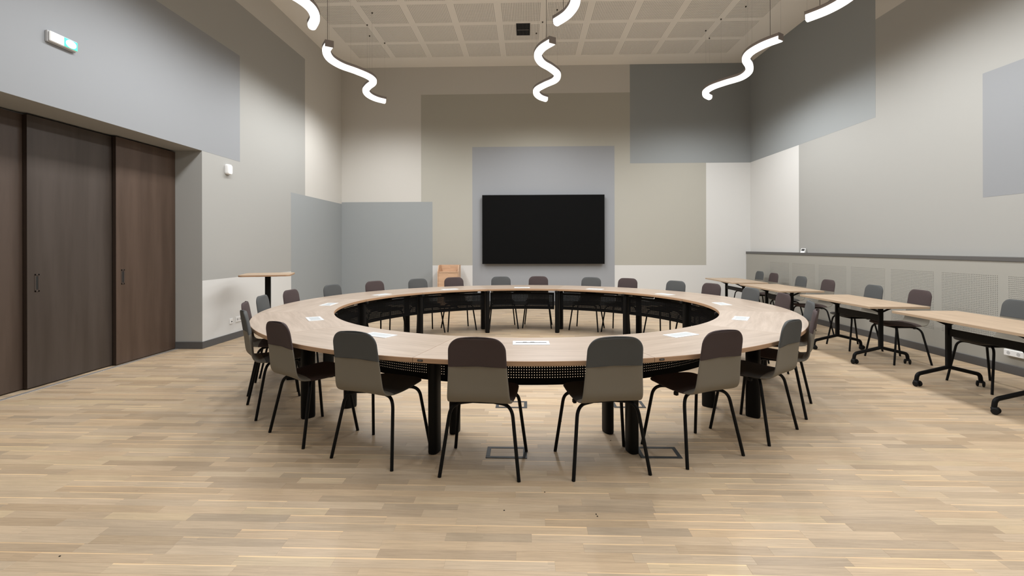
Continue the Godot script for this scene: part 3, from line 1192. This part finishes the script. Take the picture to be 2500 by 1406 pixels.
func make_fittings() -> void:
	# emergency light over the doors
	var e := thing("exit_sign", "lit green and white emergency exit light high above the sliding doors", "exit sign", Vector3(LEFT, 3.50, -4.70), PI / 2)
	part("housing", span(Vector3(-0.15, -0.055, 0.0015), Vector3(0.15, 0.055, 0.028), 0.004), M["socket_grey"], e)
	part("cover", span(Vector3(-0.145, -0.050, 0.028), Vector3(0.145, 0.050, 0.052), 0.008), M["white_plastic"], e)
	part("light_panel", span(Vector3(-0.138, -0.043, 0.0523), Vector3(-0.008, 0.043, 0.0545), 0.001), M["sign_white"], e)
	var gp := part("green_panel", span(Vector3(-0.004, -0.043, 0.0523), Vector3(0.138, 0.043, 0.0545), 0.001), M["sign_green"], e)
	var el := begin()
	var ring0 := []
	var ring1 := []
	for k in 24:
		var a := TAU * k / 24.0
		ring0.append(Vector3(0.067 + cos(a) * 0.056, sin(a) * 0.038, 0.0546))
		ring1.append(Vector3(0.067 + cos(a) * 0.056, sin(a) * 0.038, 0.0558))
	add_loft(el, [ring0, ring1])
	part("white_roundel", done(el), M["sign_white"], gp)
	var al := AreaLight3D.new()
	al.name = "sign_light"
	al.area_size = Vector2(0.27, 0.085)
	al.light_energy = 0.03
	al.light_color = Color(0.8, 1.0, 0.93)
	al.shadow_enabled = true
	al.area_range = 20.0
	e.add_child(al)
	al.position = Vector3(0, 0, 0.058)
	al.rotation.y = PI
	# wall sounder
	var w := thing("wall_sounder", "white rounded wall device beside the door opening", "sensor", Vector3(LEFT, 2.655, -7.40), PI / 2)
	var ws := begin()
	var rr := []
	for q in [[0.0012, 0.96], [0.02, 1.0], [0.045, 0.97], [0.055, 0.86]]:
		var ring := []
		for p in round_rect(0.125 * q[1], 0.16 * q[1], 0.032 * q[1], 5):
			ring.append(Vector3(p.x, p.z, q[0]))
		rr.append(ring)
	add_loft(ws, rr)
	part("cover", done(ws), M["white_plastic"], w)
	# sockets low on the white wall
	var s1 := thing("network_socket", "single white network socket low on the white wall", "socket", Vector3(LEFT + 0.0012, 0.293, -7.49), PI / 2)
	part("plate", span(Vector3(-0.04, -0.041, 0), Vector3(0.04, 0.041, 0.009), 0.002), M["white_plastic"], s1)
	part("jack", span(Vector3(-0.005, -0.018, 0.0085), Vector3(0.022, 0.0, 0.0098)), M["dark_slot"], s1)
	var s2 := thing("double_socket", "double white power socket beside the network socket", "socket", Vector3(LEFT + 0.0012, 0.298, -7.69), PI / 2)
	part("plate", span(Vector3(-0.076, -0.041, 0), Vector3(0.076, 0.041, 0.009), 0.002), M["white_plastic"], s2)
	for x in [-0.036, 0.036]:
		var so := part("outlet", tube([Vector3(x, 0, 0.0088), Vector3(x, 0, 0.0100)], 0.022, 16), M["socket_grey"], s2)
		part("pin_hole", tube([Vector3(x, 0, 0.0100), Vector3(x, 0, 0.0106)], 0.005, 8), M["dark_slot"], so)
	# trunking socket on the casing
	var sx := Vector3(5.33, 0, -DEPTH)
	var s3 := thing("casing_socket", "white power socket low on the radiator casing", "socket", Vector3(right_at(5.62) - 0.128, 0.243, -5.62), -PI / 2 + TILT)
	part("plate", span(Vector3(-0.11, -0.035, 0), Vector3(0.11, 0.035, 0.03), 0.004), M["white_plastic"], s3)
	for x in [-0.055, 0.055]:
		part("outlet", tube([Vector3(x, 0, 0.0298), Vector3(x, 0, 0.031)], 0.02, 14), M["socket_grey"], s3)
	# little room controller on the ledge
	var c := thing("room_controller", "small white room controller with dark display on the grey ledge", "controller", Vector3(right_at(9.76) - 0.07, 1.322, -9.76), -PI / 2 + 0.6)
	var cs := begin()
	var a := []
	var b := []
	for q in [[0.0, 0.03], [0.085, -0.012], [0.085, -0.03], [0.0, -0.04]]:
		a.append(Vector3(-0.04, q[0], q[1]))
		b.append(Vector3(0.04, q[0], q[1]))
	add_loft(cs, [a, b], true, false)
	part("body", done(cs), M["white_plastic"], c)
	var tilt := atan2(0.042, 0.085)
	part("display", box(Vector3.ZERO, Vector3(0.06, 0.048, 0.002), 0.0, Basis(Vector3.RIGHT, -tilt)), M["dark_slot"], c, Vector3(0, 0.054, 0.0042))
	# four floor boxes with oak lids
	var fb := [[-0.147, 3.427, "under the ring table top, on the sliding door side"], [-0.147, 4.468, "inside the ring opening, on the sliding door side"], [0.918, 3.455, "under the ring table top, on the radiator casing side"], [0.922, 4.50, "inside the ring opening, on the radiator casing side"]]
	for q in fb:
		var t := thing("floor_box", "dark framed floor box %s" % q[2], "floor box", Vector3(q[0], 0, -q[1]), 0.0, "floor boxes")
		var st := begin()
		for r in [[0.0, 0.080, 0.285, 0.028], [0.0, -0.080, 0.285, 0.028], [0.1285, 0.0, 0.028, 0.132], [-0.1285, 0.0, 0.028, 0.132]]:
			add_box(st, Vector3(r[0], 0.002, r[1]), Vector3(r[2], 0.004, r[3]), 0.001)
		part("frame", done(st), M["box_frame"], t)
		var li := begin()
		plank(li, -0.12, 0.12, -0.071, 0.0, 2, 0.3, Color(0.88, 0.68, 0.48))
		plank(li, -0.12, 0.12, 0.0, 0.071, 5, 0.7, Color(0.82, 0.63, 0.44))
		part("lid", done(li), M["oak_floor"], t, Vector3(0, 0.0018, 0))
	# a few dark crumbs lying on the boards
	var cr := begin()
	for q in [[-0.13, 2.675], [0.28, 4.05], [0.62, 3.66], [0.37, 2.65], [0.374, 2.63], [-2.2, 2.22], [0.10, 2.88]]:
		add_box(cr, Vector3(q[0], 0.0015, -q[1]), Vector3(0.006, 0.003, 0.008), 0.001, Basis(Vector3.UP, q[0] * 9.0))
	var crumbs := part("floor_crumbs", done(cr), M["void_dark"], self)
	tag(crumbs, "tiny dark crumbs scattered on the oak floor", "crumbs")
	crumbs.set_meta("kind", "stuff")
